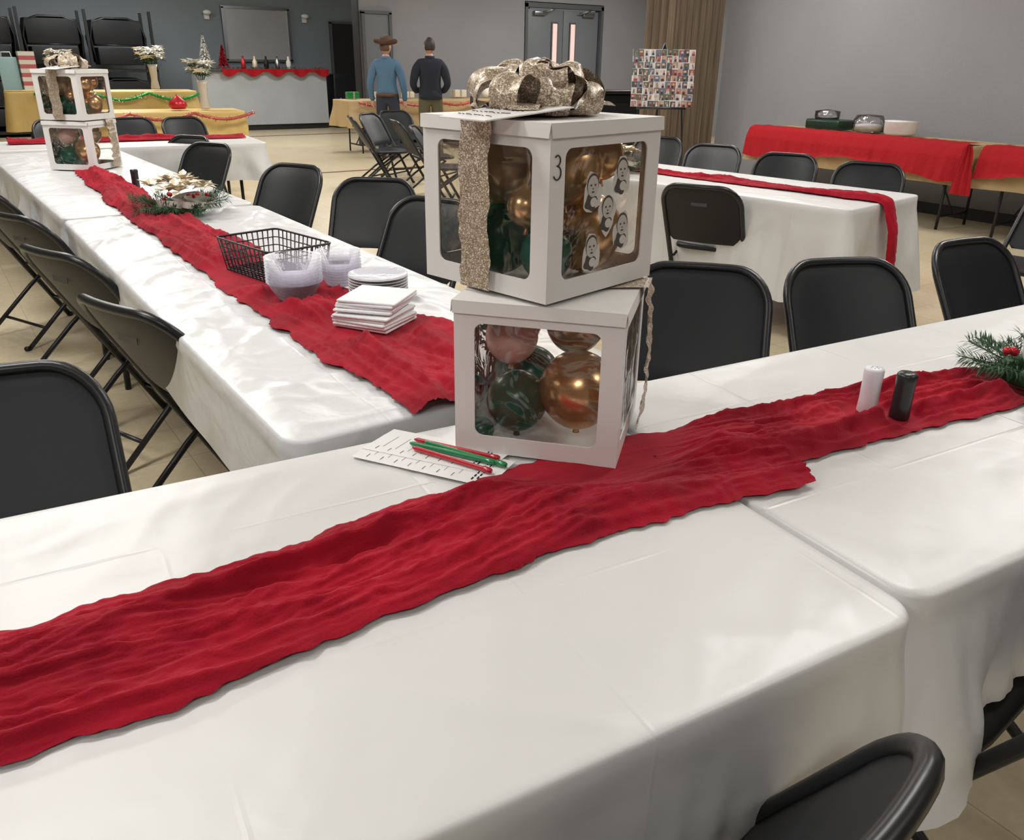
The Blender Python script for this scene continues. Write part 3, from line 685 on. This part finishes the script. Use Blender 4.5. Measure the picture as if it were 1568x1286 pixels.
# ------------------------------------------------------------------ easel with photo collage
AT=attrmat('photo_prints')
mb=MB();bwid,bht=.62,.54
d=Vector((6.56-6.07,6.40-6.76,0)).normalized()
ang=math.atan2(d.y,d.x)
M=Matrix.Translation((0,0,1.27))@Matrix.Rotation(math.radians(-8),4,'X')
mb.box((0,0,0),(bwid,.012,bht),PAPERW,M=M)
nx_,nz_=11,9
for i in range(nx_):
    for j in range(nz_):
        cx=-bwid/2+(i+.5)*bwid/nx_+random.uniform(-.006,.006);cz=-bht/2+(j+.5)*bht/nz_+random.uniform(-.005,.005);yy=random.uniform(0,.0004)
        base=random.choice([(.30,.18,.13),(.04,.04,.05),(.42,.38,.34),(.08,.12,.18),(.22,.06,.05),(.5,.48,.46),(.07,.09,.05),(.36,.24,.17),(.12,.08,.06),(.05,.05,.06)])
        w,h_=bwid/nx_*random.uniform(.9,1.02),bht/nz_*random.uniform(.9,1.02)
        mb.add([(cx-w/2,-.0075-yy,cz-h_/2),(cx+w/2,-.0075-yy,cz-h_/2),(cx+w/2,-.0075-yy,cz+h_/2),(cx-w/2,-.0075-yy,cz+h_/2)],[(0,1,2,3)],AT,M=M,col=base)
        for k in range(2):
            ox=random.uniform(-.25,.25)*w;r=h_*.2
            c1_=random.choice([(.45,.28,.22),(.55,.36,.28),(.35,.2,.16)]);c2_=random.choice([(.03,.03,.04),(.5,.5,.5),(.3,.05,.05),(.06,.1,.2)])
            mb.add([(cx+ox+r*math.cos(a)*.8,-.0087,cz+h_*.12+r*math.sin(a)) for a in [q*pi/4 for q in range(8)]],[tuple(range(8))],AT,M=M,col=c1_)
            mb.add([(cx+ox-r,-.0083,cz-h_/2+.002),(cx+ox+r,-.0083,cz-h_/2+.002),(cx+ox+r*.8,-.0083,cz-h_*.06),(cx+ox-r*.8,-.0083,cz-h_*.06)],[(0,1,2,3)],AT,M=M,col=c2_)
mb.tube([(0,.045,1.60),(-.22,.02,1.0),(-.30,-.05,.0)],.011,BLKF,6);mb.tube([(0,.045,1.60),(.22,.02,1.0),(.30,-.05,.0)],.011,BLKF,6);mb.tube([(0,.06,1.58),(0,.48,0)],.011,BLKF,6)
mb.tube([(-.25,-.045,.99),(.25,-.045,.99)],.012,BLKF,6);mb.tube([(-.26,-.015,.6),(.26,-.015,.6)],.008,BLKF,6)
mb.make('photo_collage_easel',(6.35,6.56,0),ang)

# ------------------------------------------------------------------ bar counter & far things
CNT=mat('counter_panel',(.42,.45,.47),.5,var=(2,(.38,.41,.43)));CTOP=mat('counter_top',(.05,.05,.055),.3)
mb=MB();mb.box((6.2,18.3,.62),(2.65,.6,1.02),CNT);mb.box((6.2,18.32,.055),(2.6,.56,.11),BASE);mb.box((6.2,18.28,1.15),(2.75,.7,.05),CTOP,bev=.01)
mb.make('bar_counter')
mb=MB()
def gf(a,b): return (5.3+2.25*a,17.90-.02*b-.01*math.sin(a*60),1.185-.10*b*(1+.5*math.sin(a*pi*9)))
mb.grid(gf,120,6,RED2)
for i in range(160):
    x=5.2+2.3*random.random();mb.leaf((x,18.0-random.random()*.1,1.185),(random.gauss(0,1),random.gauss(0,1),.7),(0,0,1),.07,.02,GREENN if i%3 else REDG)
mb.make('red_garland')
mb=MB();mb.box((7.95,18.2,.55),(.55,.5,1.1),BLKF,bev=.02);mb.box((7.95,17.94,.55),(.45,.02,.9),BLK);mb.ell((7.8,17.92,.6),.02,STEEL,seg=8);mb.make('black_cabinet')
mb=MB();mb.box((0,0,.5),(.95,.5,.95),BLK,bev=.03);mb.box((0,0,1.0),(1.05,.6,.05),BLKF,bev=.02);mb.box((0,-.26,.5),(.8,.02,.7),BLKF);mb.make('black_upright_cabinet',(8.9,10.2,0),-.2)
def vase(name,x,y,z,s=1,wh=WHITEF,n=20):
    mb=MB();G=mat('vase_glass',(.55,.5,.42),.2,coat=.5)
    mb.lathe([(0,0),(.05,0),(.055,.02),(.04,.12),(.05,.25),(.065,.3),(.055,.29)],(0,0,0),G,seg=20)
    for i in range(n):
        a=random.uniform(0,6.28);rr=random.uniform(0,.15);zz=.36+.12*random.random()
        c=Vector((rr*math.cos(a),rr*math.sin(a),zz));mb.tube([(0,0,.25),c],.003,GREENN,4)
        for j in range(9):
            b=2*pi*j/9;mb.leaf(c,(math.cos(b),math.sin(b),random.uniform(-.1,.8)),(0,0,1),.09,.055,wh)
        for j in range(2): mb.leaf(c-Vector((0,0,.03)),(random.gauss(0,1),random.gauss(0,1),-.1),(0,0,1),.09,.035,GREENN)
    o=mb.make(name,(x,y,z));o.scale=(s,s,s);return o
vase('white_poinsettia_vase',3.30,12.10,.76,1.2);vase('white_poinsettia_vase',2.98,13.35,.965,1.1)
vase('white_poinsettia_vase',1.76,13.3,.965,1.0)
def contree(name,x,y,z,h,m):
    mb=MB();mb.tube([(0,0,0),(0,0,h)],.008,GREENN,5)
    for i in range(260):
        t=random.random();a=random.uniform(0,6.28);mb.leaf((0,0,.06+t*(h-.08)),(math.cos(a),math.sin(a),-.25),(0,0,1),(1-t)*h*.28+.02,.035,m)
    mb.lathe([(0,0),(.05,0),(.05,.015),(0,.02)],(0,0,0),m,seg=12);return mb.make(name,(x,y,z))
contree('white_tabletop_tree',5.08,18.2,1.185,.62,WHITEF);contree('red_tabletop_tree',5.45,18.25,1.185,.45,REDG)
for k in range(5):
    mb=MB();col=[REDG,GOLDL,BLK,STEEL,WHITEF][k]
    mb.lathe([(0,0),(.04,0),(.05,.05),(.05,.14),(.02,.19),(.018,.24),(0,.245)],(0,0,0),col,seg=14);mb.make('bottle',(5.85+.24*k,18.25,1.18))
def garland(name,pts,m1,m2,r=.05,n=500):
    mb=MB();P=[Vector(q) for q in pts]
    mb.tube(P,r*.35,m1,6)
    for i in range(n):
        t=random.random()*(len(P)-1);k=int(t);q=P[k].lerp(P[k+1],t-k);mb.leaf(q,(random.gauss(0,1),random.gauss(0,1),random.gauss(0,1)),(0,0,1),r*random.uniform(.6,1.2),r*.2,m1 if i%3 else m2)
    return mb.make(name)
TINS=mat('green_tinsel',(.02,.28,.06),.3,metal=.4);PINKT=mat('red_tinsel',(.45,.08,.07),.3,metal=.4);SILT=mat('silver_tinsel',(.6,.55,.5),.3,metal=.6)
garland('green_tinsel_garland',[(1.4+2.1*t/24,13.56-.2*t/24-.42,.93-.09*abs(math.sin(t/24*pi*3))) for t in range(25)],TINS,SILT)
garland('red_tinsel_garland',[(1.5+2.3*t/24,11.80-.2*t/24,.735-.08*abs(math.sin(t/24*pi*3))) for t in range(25)],PINKT,SILT)
garland('red_tinsel_garland',[(5.8+2.8*t/24,12.64,.78-.06*abs(math.sin(t/24*pi*4))) for t in range(25)],PINKT,SILT)
mb=MB();mb.lathe([(0,0),(.09,0),(.12,.04),(.10,.10),(.03,.15),(.0,.19)],(0,0,0),REDG,seg=20);mb.make('red_gift_sack',(2.95,12.1,.765))
mb=MB()
mb.box((0,0,.2),(.22,.16,.4),mat('pale_blue_card',(.35,.55,.6),.5),bev=.005)
mb.tube([(-.06,0,.4),(-.05,0,.46),(.05,0,.46),(.06,0,.4)],.006,WHITEF,6)
mb.make('blue_gift_bag',(1.20,13.45,.965),-.05)
mb=MB();PNK=mat('red_card',(.55,.12,.14),.5)
for k in range(9): mb.box((0,0,.03+k*.052),(.19,.19,.0515),PNK if k%2 else WHITEF)
mb.make('striped_gift_box',(1.42,13.40,.965))
for k in range(5):
    mb=MB();sz=random.uniform(.1,.2);c=random.choice([REDG,PAPERW,GOLDL,TINS])
    mb.box((0,0,sz*.35),(sz*1.4,sz,sz*.7),c,bev=.004);mb.box((0,0,sz*.35),(sz*.2,sz*1.02,sz*.72),SILT);mb.box((0,0,sz*.35),(sz*1.42,sz*.15,sz*.72),SILT)
    mb.make('wrapped_gift',(5.95+.5*k,13.15+.1*random.random(),.82))
mb=MB();mb.lathe([(0,0),(.07,0),(.09,.06),(.07,.14),(.05,.16),(.055,.2),(.045,.26),(0,.29)],(0,0,0),WHITEF,seg=18);mb.lathe([(.055,.26),(.04,.32),(.0,.42)],(0,0,0),REDG,seg=14);mb.make('snowman_figure',(8.45,13.1,.82))
mb=MB()
for lev in (0,1):
    z0=.10+lev*1.05
    for g in range(4):
        xg=.25+g*1.10
        for k in range(9):
            y=18.3+k*.055
            path=[(xg-.44,y,z0+.12),(xg-.48,y,z0+.55),(xg-.42,y,z0+.80),(xg-.2,y,z0+.88),(xg+.2,y,z0+.88),(xg+.42,y,z0+.80),(xg+.48,y,z0+.55),(xg+.44,y,z0+.12)]
            mb.tube(path,.020,BLKF,6)
            mb.box((xg,y,z0+.64),(.86,.03,.42),BLK,bev=.012)
            mb.box((xg,y,z0+.23),(.78,.03,.30),BLK,bev=.012)
            mb.tube([(xg-.40,y,z0+.42),(xg+.40,y,z0+.42)],.014,BLKF,6)
    mb.box((1.9,18.5,z0-.02),(4.5,.75,.05),BLKF)
for x in (-.30,.8,1.9,3.0,4.12):
    for y in (18.15,18.9): mb.box((x,y,1.08),(.05,.05,2.16),BLKF)
mb.make('stacked_chair_rack')

# ------------------------------------------------------------------ people
def skinmesh(verts,edges,sub=2):
    me=bpy.data.meshes.new('sk');me.from_pydata([v[0] for v in verts],edges,[]);ob=bpy.data.objects.new('sk',me);bpy.context.collection.objects.link(ob)
    ob.modifiers.new('s','SKIN')
    sv=me.skin_vertices[0].data
    for i,v in enumerate(verts): sv[i].radius=(v[1],v[1]);sv[i].use_root=(i==0)
    ss=ob.modifiers.new('u','SUBSURF');ss.levels=sub;ss.render_levels=sub
    dg=bpy.context.evaluated_depsgraph_get();ev=ob.evaluated_get(dg);m2=ev.to_mesh()
    vs=[v.co.copy() for v in m2.vertices];fs=[tuple(q.vertices) for q in m2.polygons];ev.to_mesh_clear();bpy.data.objects.remove(ob);return vs,fs
def person(name,loc,rz,sc,top,pants,shoe,hat=None,arms='down',belt=None,headturn=0,hair=HAIR,bulk=1.0):
    mb=MB()
    V=[((0,0,.98),.165),((0,0,1.10),.155*bulk),((0,.0,1.27),.180*bulk),((0,-.01,1.40),.165*bulk),((0,-.005,1.49),.075),((0,.01,1.57),.062)]
    E=[(0,1),(1,2),(2,3),(3,4),(4,5)]
    def add(v,r,par): V.append((v,r));E.append((par,len(V)-1));return len(V)-1
    wr={}
    for sx in (-1,1):
        a=add((sx*.15,-.01,1.40),.095,3);b=add((sx*.215,-.015,1.34),.078*bulk,a)
        if arms=='front':
            c=add((sx*.275,-.05,1.12),.060,b);d_=add((sx*.22,.12,1.02),.050,c);e_=add((sx*.13,.24,1.04),.040,d_);el=Vector((sx*.13,.24,1.04));dr=Vector((-sx*.5,.6,.05))
        else:
            c=add((sx*.27,-.04,1.12),.060,b);d_=add((sx*.275,.03,.98),.050,c);e_=add((sx*.265,.09,.87),.040,d_);el=Vector((sx*.265,.09,.87));dr=Vector((-sx*.08,.15,-1))
        wr[sx]=(el,dr.normalized())
        h=add((sx*.090,0,.90),.120,0);t_=add((sx*.105,.01,.70),.100,h);k=add((sx*.11,.02,.50),.080,t_);cf=add((sx*.115,-.01,.33),.074,k);an=add((sx*.118,-.012,.06),.062,cf)
    vs,fs=skinmesh(V,E,2)
    vs=[Vector((v.x,v.y*.82,v.z)) for v in vs]
    groups={}
    for q in fs:
        c=sum((vs[i] for i in q),Vector())/len(q)
        if abs(c.x)<.085 and c.z>1.50: m=SKIN
        elif c.z<.96 and abs(c.x)<.225: m=pants
        else: m=top
        groups.setdefault(m,[]).append(q)
    for m,q in groups.items(): mb.add(vs,q,m,True)
    def ov(rx,ry,z): return [(rx*math.cos(2*pi*j/32),ry*math.sin(2*pi*j/32),z) for j in range(32)]
    if belt: mb.rings([ov(.155,.125,.935),ov(.180,.148,.945),ov(.181,.149,.98),ov(.165,.135,.99)],belt,True)
    else: mb.rings([ov(.160,.13,1.04),ov(.184,.152,.98),ov(.186,.154,.91),ov(.165,.13,.90)],top,True)
    for sx in (-1,1):
        mb.ell((sx*.118,.035,.045),(.05,.135,.055),shoe,seg=16,fn=lambda d:Vector((d.x*(1-.15*d.y),d.y,max(d.z,-.8)*(1-.35*max(0,d.y)))))
        mb.lathe([(.058,.045),(.066,.055),(.067,.12),(.062,.2)],(sx*.118,-.012,0),pants,seg=16)
        w,dr=wr[sx];w=Vector((w.x,w.y*.82,w.z));side=(Vector((0,1,0)) if arms=='down' else Vector((0,0,1)));side=(side-dr*side.dot(dr)).normalized();nrm=dr.cross(side)*(-sx)
        mb.tube([w-dr*.03,w,w+dr*.03,w+dr*.075,w+dr*.09],[.026,.026,.034,.036,.02],SKIN,10)
        for k,(o,L) in enumerate(((.027,.072),(.009,.080),(-.009,.074),(-.027,.058))):
            b0=w+dr*.075+side*o;b1=b0+(dr*.9+nrm*.25).normalized()*L*.45;b2=b1+(dr*.7+nrm*.7).normalized()*L*.32;b3=b2+(dr*.35+nrm*.9).normalized()*L*.25
            mb.tube([b0,b1,b2,b3],[.0095,.0088,.008,.006],SKIN,7)
        b0=w+dr*.025+side*.03;mb.tube([b0,b0+(dr*.6+side*.7).normalized()*.035,b0+(dr*.6+side*.7).normalized()*.035+(dr+nrm*.3).normalized()*.03],[.012,.0105,.008],SKIN,7)
        mb.tube([w-dr*.06,w-dr*.03,w-dr*.01],[.040,.042,.036],top,12)
    mb.lathe([(.078,-.02),(.076,.0),(.066,.015),(.060,.012)],(0,-.0,1.515),top,seg=18)
    Mh=Matrix.Translation((0,.015,1.665))@Matrix.Rotation(headturn,4,'Z')
    def hf(d):
        x,y,z=d
        if z<0: k=1-.28*(-z)**1.5;x*=k;y=y*(1-.10*(-z)) if y>0 else y*(1-.38*(-z))
        return Vector((x,y,z))
    mb.ell((0,0,0),(.080,.098,.118),SKIN,seg=28,M=Mh,fn=hf)
    mb.ell((0,.098,-.012),(.012,.018,.022),SKIN,seg=10,M=Mh);mb.ell((0,.088,-.055),(.024,.010,.006),mat('lips',(.35,.12,.10)),seg=10,M=Mh)
    for sx in (-1,1):
        mb.ell((sx*.082,-.004,-.005),(.009,.018,.030),SKIN,seg=10,M=Mh);mb.ell((sx*.029,.085,.012),(.013,.010,.008),PAPERW,seg=10,M=Mh);mb.ell((sx*.029,.092,.012),(.006,.005,.006),INK,seg=8,M=Mh)
        mb.tube([(sx*.015,.094,.030),(sx*.045,.084,.030)],.003,hair,5,M=Mh)
    seg=36;rs=[]
    for i in range(15):
        rg=[]
        for j in range(seg):
            a=2*pi*j/seg
            el0=-.55+1.10*min(1,max(0,(math.sin(a)+.15)/.55))
            el=el0+(pi/2-.03-el0)*i/14
            rg.append((.086*math.cos(el)*math.cos(a),.103*math.cos(el)*math.sin(a)-.004,.123*math.sin(el)+.004))
        rs.append(rg)
    mb.rings(rs,hair,True,Mh,caps=True)
    if hat:
        seg=40;rs=[]
        for r,z in ((.085,.02),(.11,.0),(.15,.002),(.185,.012),(.19,.014),(.185,.008),(.15,-.004),(.085,-.004)):
            rs.append([(r*math.cos(a)*.92,r*math.sin(a)*1.12,z+.04+(.055*((r-.08)/.1)**1.5 if r>.09 else 0)*abs(math.cos(a))**3) for a in [2*pi*j/seg for j in range(seg)]])
        mb.rings(rs,hat,True,Mh)
        rs=[]
        for r,z in ((.096,.035),(.096,.07),(.090,.11),(.080,.145),(.06,.16),(.03,.155),(.005,.145)):
            rs.append([(r*math.cos(a),r*math.sin(a)*1.18,z-(.02*(1-abs(math.cos(a))) if z>.13 else 0)) for a in [2*pi*j/seg for j in range(seg)]])
        mb.rings(rs,hat,True,Mh,caps=True)
        mb.lathe([(.098,.042),(.099,.06)],(0,0,0),BLK,seg=32,M=Mh@Matrix.Diagonal((1,1.18,1,1)))
    o=mb.make(name,loc,rz);o.scale=(sc,sc,sc);return o
DEN=mat('denim_shirt',(.07,.145,.235),.8,bump=(60,.3,.005));NAVY=mat('navy_jeans',(.018,.024,.04),.8);SWT=mat('black_sweater',(.010,.013,.022),.9);OLV=mat('olive_trousers',(.085,.075,.04),.8)
HATM=mat('brown_felt',(.10,.05,.03),.8);BT=mat('brown_leather',(.08,.035,.015),.5)
person('man_in_sweater',(6.50,11.62,0),math.radians(-24),.955,SWT,OLV,BLK,arms='front',headturn=.25,bulk=1.08)
person('man_in_cowboy_hat',(6.05,12.15,0),math.radians(-40),.945,DEN,NAVY,BT,hat=HATM,arms='down',belt=BT,headturn=-.4,hair=mat('brown_hair',(.10,.05,.025),.6))

# ------------------------------------------------------------------ ceiling lights
LENS=mat('light_diffuser',(.9,.9,.9),.5,emit=((1,.97,.92),5))
def lamp(x,y,pw,sx=1.2,sy=.6):
    mb=MB();mb.box((0,0,.03),(sx+.06,sy+.06,.06),PAPERW);mb.box((0,0,-.004),(sx,sy,.012),LENS);mb.make('ceiling_light_panel',(x,y,ZC-.062))
    L=bpy.data.lights.new('panel_light','AREA');L.shape='RECTANGLE';L.size=sx;L.size_y=sy;L.energy=pw;L.color=(1,.985,.965)
    o=bpy.data.objects.new('panel_light',L);bpy.context.collection.objects.link(o);o.location=(x,y,ZC-.09)
for x,y,pw in ((-.3,2.4,40),(3.2,1.6,36),(-2.6,1.2,32),(-1.2,-1.4,28),(2.6,-1.4,14),(6.4,2.2,45),(0.2,5.4,52),(3.8,5.2,56),(7,6.0,48),(1.2,9.2,64),(4.6,9.2,72),(8.5,10.8,82),(2.5,13.5,85),(6.2,14.8,78),(3,17,56),(11,11.5,62)):
    lamp(x,y,pw)
w=bpy.data.worlds.new('world');scene.world=w;w.use_nodes=True;w.node_tree.nodes['Background'].inputs[0].default_value=(.5,.5,.52,1);w.node_tree.nodes['Background'].inputs[1].default_value=.3
